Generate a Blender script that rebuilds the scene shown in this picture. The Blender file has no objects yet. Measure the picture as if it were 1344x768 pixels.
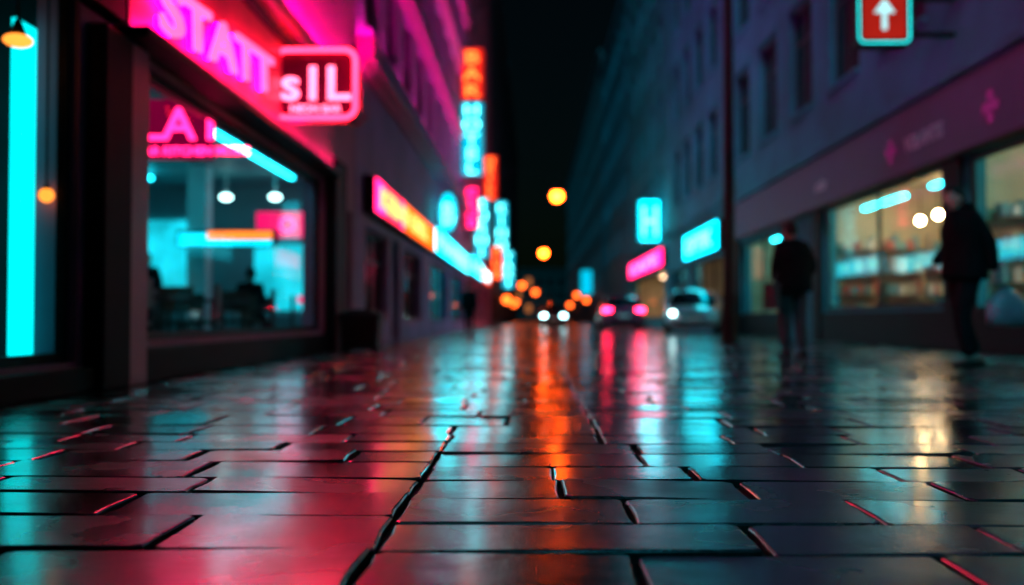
import bpy, bmesh, math, random
from mathutils import Vector, Matrix
random.seed(7)
R=math.radians
scene=bpy.context.scene
COL=scene.collection

# ------------------------------------------------------------------ materials
def nodes_of(m):
    m.use_nodes=True
    return m.node_tree.nodes, m.node_tree.links
_m={}
def pm(name,c,rough=0.6,metal=0.0,var=0.25,scale=3.0,bump=0.1,spec=0.5,coat=0.0):
    if name in _m: return _m[name]
    m=bpy.data.materials.new(name); n,l=nodes_of(m)
    b=n['Principled BSDF']
    b.inputs['Metallic'].default_value=metal
    b.inputs['Specular IOR Level'].default_value=spec
    b.inputs['Coat Weight'].default_value=coat
    tc=n.new('ShaderNodeTexCoord'); no=n.new('ShaderNodeTexNoise')
    no.inputs['Scale'].default_value=scale; no.inputs['Detail'].default_value=6
    l.new(tc.outputs['Object'],no.inputs['Vector'])
    cr=n.new('ShaderNodeValToRGB')
    cr.color_ramp.elements[0].position=0.3; cr.color_ramp.elements[1].position=0.7
    cr.color_ramp.elements[0].color=(*[x*(1-var) for x in c],1)
    cr.color_ramp.elements[1].color=(*[min(1,x*(1+var)) for x in c],1)
    l.new(no.outputs['Fac'],cr.inputs['Fac']); l.new(cr.outputs['Color'],b.inputs['Base Color'])
    mr=n.new('ShaderNodeMapRange'); mr.inputs['To Min'].default_value=max(0.02,rough*0.8); mr.inputs['To Max'].default_value=min(1,rough*1.2)
    l.new(no.outputs['Fac'],mr.inputs['Value']); l.new(mr.outputs['Result'],b.inputs['Roughness'])
    if bump>0:
        bp=n.new('ShaderNodeBump'); bp.inputs['Strength'].default_value=bump; bp.inputs['Distance'].default_value=0.02
        n2=n.new('ShaderNodeTexNoise'); n2.inputs['Scale'].default_value=scale*9; n2.inputs['Detail'].default_value=4
        l.new(tc.outputs['Object'],n2.inputs['Vector']); l.new(n2.outputs['Fac'],bp.inputs['Height'])
        l.new(bp.outputs['Normal'],b.inputs['Normal'])
    _m[name]=m; return m
def em(name,c,s,var=0.12,scale=2.0):
    if name in _m: return _m[name]
    m=bpy.data.materials.new(name); n,l=nodes_of(m)
    for x in list(n):
        if x.type=='BSDF_PRINCIPLED': n.remove(x)
    out=[x for x in n if x.type=='OUTPUT_MATERIAL'][0]
    e=n.new('ShaderNodeEmission'); e.inputs['Color'].default_value=(*c,1)
    tc=n.new('ShaderNodeTexCoord'); no=n.new('ShaderNodeTexNoise'); no.inputs['Scale'].default_value=scale
    l.new(tc.outputs['Object'],no.inputs['Vector'])
    mr=n.new('ShaderNodeMapRange'); mr.inputs['From Min'].default_value=0.3; mr.inputs['From Max'].default_value=0.7
    mr.inputs['To Min'].default_value=s*(1-var); mr.inputs['To Max'].default_value=s*(1+var)
    l.new(no.outputs['Fac'],mr.inputs['Value']); l.new(mr.outputs['Result'],e.inputs['Strength'])
    l.new(e.outputs[0],out.inputs['Surface'])
    _m[name]=m; return m
def glassmat(name,tint=(0.95,1,1),k=0.8):
    if name in _m: return _m[name]
    m=bpy.data.materials.new(name); n,l=nodes_of(m)
    for x in list(n):
        if x.type=='BSDF_PRINCIPLED': n.remove(x)
    out=[x for x in n if x.type=='OUTPUT_MATERIAL'][0]
    t=n.new('ShaderNodeBsdfTransparent'); t.inputs['Color'].default_value=(*tint,1)
    g=n.new('ShaderNodeBsdfGlossy'); g.inputs['Roughness'].default_value=0.03
    f=n.new('ShaderNodeLayerWeight'); f.inputs['Blend'].default_value=0.12
    mu=n.new('ShaderNodeMath'); mu.operation='MULTIPLY'; mu.inputs[1].default_value=k
    mx=n.new('ShaderNodeMixShader')
    l.new(f.outputs['Fresnel'],mu.inputs[0])
    l.new(mu.outputs[0],mx.inputs[0]); l.new(t.outputs[0],mx.inputs[1]); l.new(g.outputs[0],mx.inputs[2])
    l.new(mx.outputs[0],out.inputs['Surface'])
    _m[name]=m; return m

# ------------------------------------------------------------------ mesh helpers
def group(name,loc=(0,0,0),rz=0,scale=1.0):
    e=bpy.data.objects.new(name,None); e.empty_display_size=0.3
    e.location=loc; e.rotation_euler=(0,0,rz); e.scale=(scale,)*3
    COL.objects.link(e); return e
def link(name,me,parent,mats,smooth=False,bevel=0):
    o=bpy.data.objects.new(name,me); COL.objects.link(o)
    if parent: o.parent=parent
    for m in mats: me.materials.append(m)
    if smooth:
        for p in me.polygons: p.use_smooth=True
    if bevel:
        b=o.modifiers.new('bev','BEVEL'); b.width=bevel; b.segments=2; b.limit_method='ANGLE'
    return o
class MB:
    def __init__(s): s.v=[];s.f=[];s.mi=[]
    def quad(s,a,b,c,d,mi=0):
        i=len(s.v); s.v+= [a,b,c,d]; s.f.append((i,i+1,i+2,i+3)); s.mi.append(mi)
    def box(s,x0,x1,y0,y1,z0,z1,mi=0):
        if x0>x1:x0,x1=x1,x0
        if y0>y1:y0,y1=y1,y0
        if z0>z1:z0,z1=z1,z0
        i=len(s.v)
        s.v+=[(x0,y0,z0),(x1,y0,z0),(x1,y1,z0),(x0,y1,z0),(x0,y0,z1),(x1,y0,z1),(x1,y1,z1),(x0,y1,z1)]
        for f in ((0,3,2,1),(4,5,6,7),(0,1,5,4),(1,2,6,5),(2,3,7,6),(3,0,4,7)):
            s.f.append(tuple(i+k for k in f)); s.mi.append(mi)
    def tube(s,p0,p1,r0,r1=None,seg=12,mi=0,caps=True):
        if r1 is None:r1=r0
        p0=Vector(p0);p1=Vector(p1);d=(p1-p0).normalized()
        a=d.orthogonal().normalized(); b=d.cross(a); i=len(s.v)
        for p,r in((p0,r0),(p1,r1)):
            for k in range(seg):
                t=2*math.pi*k/seg; s.v.append(tuple(p+a*math.cos(t)*r+b*math.sin(t)*r))
        for k in range(seg):
            k2=(k+1)%seg; s.f.append((i+k,i+k2,i+seg+k2,i+seg+k)); s.mi.append(mi)
        if caps:
            s.f.append(tuple(i+k for k in reversed(range(seg)))); s.mi.append(mi)
            s.f.append(tuple(i+seg+k for k in range(seg))); s.mi.append(mi)
    def ball(s,c,rx,ry=None,rz=None,mi=0,seg=16,rings=10,zmin=-1,zmax=1):
        ry=ry or rx; rz=rz or rx; i=len(s.v)
        for a in range(rings+1):
            ph=-math.pi/2+math.pi*a/rings
            zz=max(zmin,min(zmax,math.sin(ph))); 
            for k in range(seg):
                t=2*math.pi*k/seg; s.v.append((c[0]+rx*math.cos(ph)*math.cos(t),c[1]+ry*math.cos(ph)*math.sin(t),c[2]+rz*zz))
        for a in range(rings):
            for k in range(seg):
                k2=(k+1)%seg
                s.f.append((i+a*seg+k,i+a*seg+k2,i+(a+1)*seg+k2,i+(a+1)*seg+k)); s.mi.append(mi)
    def loft(s,rings,mi=0,closed=True,caps=True):
        i=len(s.v); n=len(rings[0])
        for r in rings: s.v+=[tuple(p) for p in r]
        for a in range(len(rings)-1):
            for k in range(n if closed else n-1):
                k2=(k+1)%n
                m=mi(a,k) if callable(mi) else mi
                s.f.append((i+a*n+k,i+a*n+k2,i+(a+1)*n+k2,i+(a+1)*n+k)); s.mi.append(m)
        if caps:
            m=mi(0,0) if callable(mi) else mi
            s.f.append(tuple(i+k for k in reversed(range(n)))); s.mi.append(m)
            s.f.append(tuple(i+(len(rings)-1)*n+k for k in range(n))); s.mi.append(m)
    def obj(s,name,parent,mats,smooth=False,bevel=0):
        me=bpy.data.meshes.new(name); me.from_pydata(s.v,[],s.f); 
        for p,m in zip(me.polygons,s.mi): p.material_index=m
        me.update()
        return link(name,me,parent,mats,smooth,bevel)
def text(name,parent,body,loc,rot,size,mat,sx=1.0,ext=0.02,off=0.01,align='LEFT',spacing=1.0,bev=0.0):
    c=bpy.data.curves.new(name,'FONT'); c.body=body; c.size=size; c.extrude=ext; c.offset=off; c.align_x=align
    c.space_character=spacing; c.bevel_depth=bev; c.resolution_u=4
    c.materials.append(mat)
    o=bpy.data.objects.new(name,c); COL.objects.link(o); o.parent=parent
    o.location=loc; o.rotation_euler=rot; o.scale=(sx,1,1); return o
def tubecurve(name,parent,pts,r,mat,cyclic=False):
    c=bpy.data.curves.new(name,'CURVE'); c.dimensions='3D'; c.bevel_depth=r; c.bevel_resolution=2
    sp=c.splines.new('POLY'); sp.points.add(len(pts)-1)
    for p,q in zip(sp.points,pts): p.co=(*q,1)
    sp.use_cyclic_u=cyclic; c.materials.append(mat)
    o=bpy.data.objects.new(name,c); COL.objects.link(o); o.parent=parent; return o
def rrect(x0,x1,z0,z1,r,y,n=6):
    pts=[]
    for cx,cz,a0 in((x1-r,z1-r,0),(x0+r,z1-r,90),(x0+r,z0+r,180),(x1-r,z0+r,270)):
        for k in range(n+1):
            a=R(a0+90*k/n); pts.append((cx+r*math.cos(a),y,cz+r*math.sin(a)))
    return pts

# ------------------------------------------------------------------ palette
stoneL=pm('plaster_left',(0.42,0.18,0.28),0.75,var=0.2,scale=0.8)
stoneL2=pm('plaster_left_b',(0.36,0.20,0.40),0.7,var=0.25,scale=0.6)  # purple light on the grey wall, put into its base colour
pinkc=pm('pink_lit_cornice',(0.55,0.16,0.34),0.6,var=0.15,scale=1)  # pink light on the cornice bands is put into this colour
stoneR=pm('teal_render_right',(0.03,0.22,0.26),0.8,var=0.3,scale=0.7,spec=.2)  # teal light on the pale facade is put into the base colour
stoneR2=pm('teal_lit_render_right_b',(0.03,0.19,0.24),0.8,var=0.35,scale=0.5,spec=.2)  # same teal light in the colour, slightly darker
farst=pm('far_brick',(0.10,0.14,0.16),0.8,var=0.3,scale=0.5)
darkbrick=pm('dark_brick',(0.03,0.03,0.03),0.9,var=0.3,scale=0.3)  # very dark even base colour for the distant building
granite=pm('black_granite',(0.010,0.010,0.012),0.6,var=0.4,scale=12,bump=0.03,spec=0.08)
redlit=pm('red_lit_cladding',(0.46,0.09,0.17),0.45,var=0.18,scale=2,bump=0.05)  # red neon light on pier and board, put into the base colour
metal=pm('dark_metal',(0.015,0.015,0.018),0.55,metal=0.2,var=0.3,scale=8,bump=0.03,spec=0.15)
frame=pm('window_frame_paint',(0.03,0.04,0.045),0.5,var=0.2,scale=6,bump=0.02,spec=.3)
pane=pm('dark_window_glass',(0.006,0.008,0.01),0.12,var=0.3,scale=0.6,bump=0.0,spec=0.4)
glass=glassmat('shop_glass',k=.4)
glassR=glassmat('coated_shop_glass',k=.10)
white=pm('interior_paint',(0.55,0.6,0.6),0.6,var=0.08,scale=1)
floorm=pm('interior_floor',(0.12,0.13,0.13),0.3,var=0.2,scale=2,bump=0.02)
wood=pm('dark_wood',(0.04,0.028,0.02),0.45,var=0.3,scale=5)
roofm=pm('roof_felt',(0.05,0.05,0.05),0.9)
fascR=pm('fascia_purple_grey',(0.06,0.09,0.16),0.6,var=0.15,scale=1.5,bump=0.02,spec=.3)
CY=em('cyan_lightbox',(0.0,0.75,1.0),7)
CYP=em('cyan_panel',(0.0,0.9,0.95),1.6,var=0.12,scale=0.8)
CYW=em('cyan_white_light',(0.08,0.95,1.0),8.0)
CYS=em('cyan_strip',(0.01,0.80,1.0),11.0)
PK=em('pink_neon',(1.0,0.010,0.11),9)
PKT=em('pink_letter_neon',(1.0,0.009,0.030),26)
PKW=em('pink_white_neon',(1.0,0.08,0.17),9)
HALO=em('added_magenta_halo',(1.0,0.0,0.22),30)  # glow added behind the letters to brighten the board
PKD=em('pink_dim',(0.8,0.005,0.12),1.5)
MG=em('added_magenta_wash',(1.0,0.0,0.28),300)  # added glow, washes wall and pavement pink from out of view
MGS=em('added_magenta_wash_board',(1.0,0.0,0.28),70)  # added glow for the unseen strip on the board ledge
MGB=em('added_magenta_wash_purple',(1.0,0.0,0.45),85)  # added glow, washes the second left building purple
SOD=em('sodium_lamp',(1.0,0.075,0.004),75.0,var=0.02)
SODS=em('sodium_lamp_small',(1.0,0.11,0.012),9.0,var=0.02)
AMB=em('amber_pendant',(1.0,0.26,0.03),2.4)
CY2=em('cyan_flat_small',(0,.75,1),2)

# ------------------------------------------------------------------ ground
def wet_material(name,base,slab=True,rmin=0.14,rmax=0.42,coat=0.0):
    m=bpy.data.materials.new(name); n,l=nodes_of(m); b=n['Principled BSDF']
    tc=n.new('ShaderNodeTexCoord')
    big=n.new('ShaderNodeTexNoise'); big.inputs['Scale'].default_value=1.9; big.inputs['Detail'].default_value=6
    fine=n.new('ShaderNodeTexNoise'); fine.inputs['Scale'].default_value=34; fine.inputs['Detail'].default_value=8; fine.inputs['Roughness'].default_value=0.68
    mid=n.new('ShaderNodeTexNoise'); mid.inputs['Scale'].default_value=6.5; mid.inputs['Detail'].default_value=4
    for x in (big,fine,mid): l.new(tc.outputs['Object'],x.inputs['Vector'])
    cr=n.new('ShaderNodeValToRGB'); cr.color_ramp.elements[0].position=0.3; cr.color_ramp.elements[1].position=0.75
    cr.color_ramp.elements[0].color=(*[c*0.5 for c in base],1); cr.color_ramp.elements[1].color=(*[c*1.5 for c in base],1)
    l.new(fine.outputs['Fac'],cr.inputs['Fac'])
    mr=n.new('ShaderNodeMapRange'); mr.inputs['From Min'].default_value=0.38; mr.inputs['From Max'].default_value=0.64
    mr.inputs['To Min'].default_value=rmin; mr.inputs['To Max'].default_value=rmax
    l.new(big.outputs['Fac'],mr.inputs['Value'])
    if slab:
        at=n.new('ShaderNodeAttribute'); at.attribute_name='slab'
        mx=n.new('ShaderNodeMix'); mx.data_type='RGBA'; mx.blend_type='MULTIPLY'; mx.inputs[0].default_value=1
        l.new(cr.outputs['Color'],mx.inputs[6])
        sc=n.new('ShaderNodeMapRange'); sc.inputs['To Min'].default_value=0.55; sc.inputs['To Max'].default_value=1.4
        l.new(at.outputs['Fac'],sc.inputs['Value']); l.new(sc.outputs['Result'],mx.inputs[7])
        l.new(mx.outputs[2],b.inputs['Base Color'])
        s2=n.new('ShaderNodeMapRange'); s2.inputs['To Min'].default_value=-0.05; s2.inputs['To Max'].default_value=0.14
        l.new(at.outputs['Fac'],s2.inputs['Value'])
        ad=n.new('ShaderNodeMath'); ad.operation='ADD'
        l.new(mr.outputs['Result'],ad.inputs[0]); l.new(s2.outputs['Result'],ad.inputs[1])
        mxm=n.new('ShaderNodeMath'); mxm.operation='MAXIMUM'; mxm.inputs[1].default_value=0.05
        l.new(ad.outputs[0],mxm.inputs[0]); l.new(mxm.outputs[0],b.inputs['Roughness'])
    else:
        l.new(cr.outputs['Color'],b.inputs['Base Color']); l.new(mr.outputs['Result'],b.inputs['Roughness'])
    b1=n.new('ShaderNodeBump'); b1.inputs['Strength'].default_value=0.5; b1.inputs['Distance'].default_value=0.002
    l.new(fine.outputs['Fac'],b1.inputs['Height'])
    b2=n.new('ShaderNodeBump'); b2.inputs['Strength'].default_value=0.5; b2.inputs['Distance'].default_value=0.007
    l.new(mid.outputs['Fac'],b2.inputs['Height']); l.new(b1.outputs['Normal'],b2.inputs['Normal'])
    l.new(b2.outputs['Normal'],b.inputs['Normal'])
    b.inputs['Specular IOR Level'].default_value=1.0
    b.inputs['Coat Weight'].default_value=coat; b.inputs['Coat Roughness'].default_value=0.13; b.inputs['Coat IOR'].default_value=1.4
    return m
slabmat=wet_material('wet_stone_slab',(0.026,0.030,0.034),rmin=0.09,rmax=0.27,coat=0.6)
groutmat=wet_material('wet_grout',(0.010,0.010,0.010),slab=False,rmin=0.5,rmax=0.8)
groutmat.node_tree.nodes['Principled BSDF'].inputs['Specular IOR Level'].default_value=0.2
asph=wet_material('wet_asphalt',(0.045,0.045,0.045),slab=False,rmin=0.12,rmax=0.32)
g=MB(); g.quad((-400,-400,-0.025),(400,-400,-0.025),(400,900,-0.025),(-400,900,-0.025)); g.obj('ground',None,[groutmat])
g=MB(); g.quad((-3.2,60,-0.012),(6.6,60,-0.012),(6.6,330,-0.012),(-3.2,330,-0.012)); g.obj('road',None,[asph])

sv=[];sf=[];sc=[];sm_=[]
def slab(x0,x1,y0,y1,gap=0.007):
    val=random.random()
    j=lambda a=0.005: random.uniform(-a,a)
    x0+=gap+j();x1-=gap+j();y0+=gap+j(.003);y1-=gap+j(.003)
    tx=random.gauss(0,0.008); ty=random.gauss(0,0.008); h=random.uniform(-0.0025,0.0025)
    cx=(x0+x1)/2; cy=(y0+y1)/2
    c=[(x0+j(),y0+j()),(x1+j(),y0+j()),(x1+j(),y1+j()),(x0+j(),y1+j())]
    ring=[]
    for k in range(4):
        p=Vector(c[k]); a=Vector(c[k-1]); b=Vector(c[(k+1)%4])
        r=random.uniform(0.006,0.025)
        ring.append(p+(a-p).normalized()*r); ring.append(p+(b-p).normalized()*r*random.uniform(.6,1.3))
        d=(b-p); nrm=Vector((-d.y,d.x)).normalized()
        for t in(.3,.65): ring.append(p+d*(t+random.uniform(-.1,.1))+nrm*random.uniform(0,.006))
    zf=lambda x,y: h+(x-cx)*tx+(y-cy)*ty
    i=len(sv); n=len(ring)
    cen=Vector((cx,cy))
    for inset,dz in((0,-0.04),(0,-0.006),(0.0025,-0.002),(0.006,0.0)):
        for p in ring:
            q=p+(cen-p).normalized()*inset*1.3
            sv.append((q.x,q.y,zf(q.x,q.y)+dz))
    for a in range(3):
        for k in range(n):
            k2=(k+1)%n; sf.append((i+a*n+k,i+a*n+k2,i+(a+1)*n+k2,i+(a+1)*n+k)); sc.append(val); sm_.append(1 if a==0 else 0)
    sf.append(tuple(i+3*n+k for k in range(n))); sc.append(val); sm_.append(0)
def zone(xa,xb,ya,yb,rows,wmin,wmax,preset=None):
    y=ya; k=0
    while y<yb-0.05:
        h=rows[k] if k<len(rows) else random.choice([0.26,0.32,0.38,0.45])
        y1=min(yb,y+h)
        if yb-y1<0.22: y1=yb
        js=preset[k] if preset and k<len(preset) else None
        if js is None:
            js=[]; x=xa+random.uniform(0.3,wmax)
            while x<xb-0.3: js.append(x); x+=random.uniform(wmin,wmax)
        xs=[xa]+list(js)+[xb]
        for a,b in zip(xs[:-1],xs[1:]): slab(a,b,y,y1)
        y=y1;k+=1
XL,XR=-3.1,6.5
zone(XL,XR,-6,0.6,[],0.6,1.1)
zone(XL,-0.35,0.6,4.3,[0.5,0.42,0.30,0.34,0.38,0.32,0.28,0.34,0.30,0.26,0.26],0.4,0.7,
     [None,None,[-2.3,-1.55,-0.98],[-2.6,-1.9,-1.15],[-2.2,-1.5,-.85],[-2.5,-1.8,-1.12],[-2.3,-1.65,-1.0]])
zone(-0.35,XR,0.6,4.3,[0.42,0.45,0.33,0.34,0.30,0.34,0.32,0.28,0.34,0.28,0.30],0.42,0.75,
     [None,[0.12,0.85,1.6,2.4,3.5,4.6,5.6],[0.55,1.3,2.2,3.2,4.4,5.5],[0.21,.85,1.6,2.6,3.9,5.1],[0.50,1.05,1.8,2.8,3.8,4.9,5.8],[0.25,0.85,1.5,2.3,3.2,4.4,5.6],[0.08,0.62,1.2,2.0,3.0,4.0,5.2]])
zone(XL,0.28,4.3,9.0,[0.36,0.44,0.34],0.35,0.7)
zone(0.28,XR,4.3,9.0,[0.34,0.38,0.44],0.35,0.75)
zone(XL,XR,9.0,60,[],0.4,0.9)
me=bpy.data.meshes.new('stone_pavement'); me.from_pydata(sv,[],sf); me.update()
at=me.attributes.new('slab','FLOAT','FACE'); at.data.foreach_set('value',sc)
me.polygons.foreach_set('material_index',sm_)
link('stone_pavement',me,None,[slabmat,groutmat])

# ------------------------------------------------------------------ facades
def facade(parent,name,x,side,y0,y1,z0,z1,openings,mat,t=0.3):
    ys=sorted(set([y0,y1]+[o[0] for o in openings]+[o[1] for o in openings]))
    zs=sorted(set([z0,z1]+[o[2] for o in openings]+[o[3] for o in openings]))
    xb=x-side*t; mb=MB()
    def solid(i,j):
        if i<0 or j<0 or i>=len(ys)-1 or j>=len(zs)-1: return False
        cy=(ys[i]+ys[i+1])/2; cz=(zs[j]+zs[j+1])/2
        return not any(o[0]<cy<o[1] and o[2]<cz<o[3] for o in openings)
    for i in range(len(ys)-1):
        for j in range(len(zs)-1):
            if not solid(i,j): continue
            a,b,c,d=ys[i],ys[i+1],zs[j],zs[j+1]
            mb.quad((x,a,c),(x,b,c),(x,b,d),(x,a,d)); mb.quad((xb,a,c),(xb,b,c),(xb,b,d),(xb,a,d))
            if not solid(i-1,j): mb.quad((x,a,c),(xb,a,c),(xb,a,d),(x,a,d))
            if not solid(i+1,j): mb.quad((x,b,c),(xb,b,c),(xb,b,d),(x,b,d))
            if not solid(i,j-1): mb.quad((x,a,c),(x,b,c),(xb,b,c),(xb,a,c))
            if not solid(i,j+1): mb.quad((x,a,d),(x,b,d),(xb,b,d),(xb,a,d))
    return mb.obj(name,parent,[mat])
def win_fill(fr,pn,x,side,o,mull=1,trans=1,depth=0.2,fw=0.06,single=False):
    y0,y1,z0,z1=o[:4]; xi=x-side*depth
    f=lambda a,b,c,d,e=0.06: fr.box(xi,xi+side*e,a,b,c,d)
    f(y0+.002,y0+fw,z0+.002,z1-.002); f(y1-fw,y1-.002,z0+.002,z1-.002)
    f(y0+fw,y1-fw,z0+.002,z0+fw); f(y0+fw,y1-fw,z1-fw,z1-.002)
    for k in range(mull):
        yy=y0+(y1-y0)*(k+1)/(mull+1); f(yy-fw/2,yy+fw/2,z0+fw,z1-fw,0.05)
    for k in range(trans):
        zz=z0+(z1-z0)*0.68; f(y0+fw,y1-fw,zz-fw/2,zz+fw/2,0.045)
    if single:
        xx=xi+side*.02; pn.quad((xx,y0+fw,z0+fw),(xx,y1-fw,z0+fw),(xx,y1-fw,z1-fw),(xx,y0+fw,z1-fw))
    else: pn.box(xi+side*0.012,xi+side*0.022,y0+fw,y1-fw,z0+fw,z1-fw)
def upper_windows(y0,y1,z0,z1,w,h,py,pz,zoff):
    res=[]; n=int((y1-y0-0.6)//py); st=(y1-y0-n*py)/2
    z=zoff
    while z+h<z1-0.6:
        for k in range(n):
            c=y0+st+py*(k+.5); res.append((round(c-w/2,3),round(c+w/2,3),round(z,3),round(z+h,3)))
        z+=pz
    return res
def shell(parent,x,side,y0,y1,z1,mat,depth=12,zside=4.0,t=0.3,ends=(True,True)):
    mb=MB(); xb=x-side*depth
    mb.box(x-side*t,xb,y0+.01,y1-.01,z1-0.35,z1-0.05,1)
    mb.box(xb,xb+side*0.3,y0,y1,0,z1-0.36,0)
    if ends[0]: mb.box(x-side*(t+.003),xb+side*.31,y0+.005,y0+.25,zside,z1-0.36,0)
    if ends[1]: mb.box(x-side*(t+.003),xb+side*.31,y1-.25,y1-.005,zside,z1-0.36,0)
    mb.box(x+side*0.22,x-side*0.1,y0+.01,y1-.01,z1+0.002,z1+0.35,0)
    mb.obj('walls_and_roof',parent,[mat,roofm])
def building(name,x,side,y0,y1,h,mat,shops,up,cornices=(),zside=4.0,ends=(True,True),sills=True,cmat=None):
    p=group(name); ops=[s[:4] for s in shops]+up
    facade(p,'front_wall',x,side,y0,y1,0,h,ops,mat)
    fr=MB();pn=MB();sl=MB()
    for o in up:
        win_fill(fr,pn,x,side,o)
        if sills: sl.box(x-side*0.02,x+side*0.09,o[0]-0.08,o[1]+0.08,o[2]-0.09,o[2]-0.003)
        if sills: sl.box(x-side*0.02,x+side*0.05,o[0]-0.1,o[1]+0.1,o[3]+.004,o[3]+0.13)
    if up:
        fr.obj('window_frames',p,[frame]); pn.obj('window_panes',p,[pane])
        if sills: sl.obj('window_sills',p,[mat])
    for (z,hh,pr) in cornices:
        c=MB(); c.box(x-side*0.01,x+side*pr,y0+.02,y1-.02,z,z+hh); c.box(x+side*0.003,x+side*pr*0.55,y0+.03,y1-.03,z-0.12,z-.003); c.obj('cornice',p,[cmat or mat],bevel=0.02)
    shell(p,x,side,y0,y1,h,mat,zside=zside,ends=ends)
    fs=MB();gs=MB();pp=MB()
    for s in shops:
        kind=s[4]
        if kind=='glass': win_fill(fs,gs,x,side,s[:4],mull=s[5],trans=0,depth=0.12,fw=0.07,single=True)
        elif kind=='dark': win_fill(fs,pp,x,side,s[:4],mull=s[5],trans=1,depth=0.2,fw=0.07)
    if fs.v: fs.obj('shopfront_frames',p,[metal])
    if gs.v: gs.obj('shop_glass',p,[glass if side>0 else glassR])
    if pp.v: pp.obj('shop_dark_panes',p,[pane])
    return p
def room(parent,x,side,depth,y0,y1,h,wallmat=white,floor=floorm,front=0.31):
    mb=MB(); xf=x-side*front; xb=x-side*depth
    mb.quad((xf,y0,0.02),(xb,y0,0.02),(xb,y1,0.02),(xf,y1,0.02),1)
    mb.quad((xf,y0,h),(xb,y0,h),(xb,y1,h),(xf,y1,h),0)
    mb.quad((xb,y0,0.02),(xb,y1,0.02),(xb,y1,h),(xb,y0,h),0)
    mb.quad((xf,y0,0.02),(xb,y0,0.02),(xb,y0,h),(xf,y0,h),0)
    mb.quad((xf,y1,0.02),(xb,y1,0.02),(xb,y1,h),(xf,y1,h),0)
    mb.obj('shop_interior',parent,[wallmat,floor])

# ---- left building A (neon shop)
shopsA=[(-5.5,-2.0,.3,2.5,'dark',2),(0.2,4.2,.25,2.5,'dark',2),(4.95,6.7,.2,2.75,'glass',0),(7.66,14.6,.32,2.54,'glass',0),(15.75,16.9,0.02,2.3,'dark',0)]
upA=upper_windows(-8,17.2,0,22,1.3,1.9,3.6,3.6,5.3)
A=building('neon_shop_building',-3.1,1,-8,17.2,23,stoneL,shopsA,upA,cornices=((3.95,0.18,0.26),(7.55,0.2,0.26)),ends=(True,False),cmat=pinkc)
room(A,-3.1,1,3.2,4.6,7.2,3.2,wallmat=pm('dark_interior',(0.03,0.04,0.045),0.5))
room(A,-3.1,1,7.2,7.45,24.2,3.75,wallmat=pm('teal_interior',(0.09,0.26,0.29),0.55,var=0.15,scale=0.8))
c=MB()
c.box(-3.1+.003,-2.95,6.78,7.25,0.0,2.55); c.box(-3.1+.003,-2.98,4.2+.05,4.88,0,2.55); c.box(-3.1+.003,-2.93,14.7,15.6,0,2.9)
c.box(-3.1+.003,-3.0,7.61,14.69,0.0,0.27); c.box(-3.1+.003,-3.0,4.89,6.77,0,0.17)
c.obj('granite_piers',A,[granite],bevel=0.015)
c=MB(); c.box(-3.1+.003,-2.965,7.26,7.6,0.0,2.55); c.obj('red_lit_pier',A,[redlit],bevel=0.012)  # pier coloured red in place of neon light falling on it
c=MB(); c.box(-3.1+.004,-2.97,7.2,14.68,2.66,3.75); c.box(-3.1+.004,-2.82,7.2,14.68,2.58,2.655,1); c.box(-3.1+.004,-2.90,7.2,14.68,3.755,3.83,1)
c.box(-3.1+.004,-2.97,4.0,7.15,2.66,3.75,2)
c.obj('sign_board',A,[redlit,metal,granite],bevel=0.01)
c=MB(); c.box(-3.50,-3.47,6.56,7.10,0.22,2.52); c.obj('lit_display_panel',A,[CYP])
def pendant(parent,x,y,z,top,r=0.1,mat=AMB,name='pendant_lamp',flat=False):
    m=MB(); m.tube((x,y,z+r*.8),(x,y,top),0.008,seg=6,mi=0); m.ball((x,y,z),r,r,r*(0.45 if flat else 1),mi=1)
    m.tube((x,y,z+r*(.45 if flat else .85)),(x,y,z+r*1.5),r*.6,r*.2,mi=0); m.obj(name,parent,[metal,mat],smooth=True)
pendant(A,-3.32,6.30,2.29,3.19,0.09,flat=True)
pendant(A,-3.28,6.62,1.33,3.19,0.05)
c=MB(); c.box(-5.42,-5.33,16.0,22.0,3.60,3.66); c.box(-8.6,-8.5,12,22,3.60,3.66); c.box(-3.75,-3.68,8.0,9.4,2.86,2.92); c.box(-4.3,-4.22,10,16,3.6,3.66); c.obj('ceiling_strip_lights',A,[CYS])
c=MB()
for x,y in((-6.85,22),(-5.75,22),(-7.6,18),(-4.6,14)):
    c.ball((x,y,3.2 if y==22 else 3.4),0.13,0.13,0.07)
c.obj('ceiling_spot_lights',A,[em('spot_white',(0.5,1,1),8)],smooth=True)
c=MB()
for x,y in((-6.85,22),(-5.75,22)): c.tube((x,y,3.28),(x,y,3.74),0.02,seg=6)
for x,y,w in((-7.9,18,0.22),(-7.1,21,0.2),(-9.0,16,.25)): c.box(x-w,x+w,y-w,y+w,0.03,3.74)
c.obj('columns_and_rods',A,[white])
c=MB(); c.box(-6.8,-5.5,24.1,24.14,0.7,2.3); c.box(-9.6,-8.1,24.1,24.14,1.2,2.9); c.obj('lit_wall_screens',A,[em('screen_cyan',(0.01,0.75,0.95),0.9,var=0.35,scale=1.2)])
c=MB(); c.box(-6.25,-4.75,22.3,22.36,2.33,2.9); c.box(-5.05,-4.75,22.3,22.36,1.5,2.32); c.box(-5.3,-4.85,22.3,22.36,0.85,1.0); c.obj('pink_menu_board',A,[PKD])
text('menu_logo',A,'O',(-5.75,22.28,2.44),(R(90),0,0),0.5,PK,ext=0.01)
c=MB(); c.box(-6.6,-5.3,20.0,20.05,2.12,2.26,0); c.box(-7.2,-6.62,20.0,20.05,2.12,2.22,1); c.box(-7.2,-5.3,20.0,20.05,1.98,2.08,1); c.box(-7.25,-5.25,20.06,20.3,1.96,2.3,2)
c.obj('lit_shelf',A,[em('orange_bar',(1,.2,.02),2.2),CY2,metal])
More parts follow.
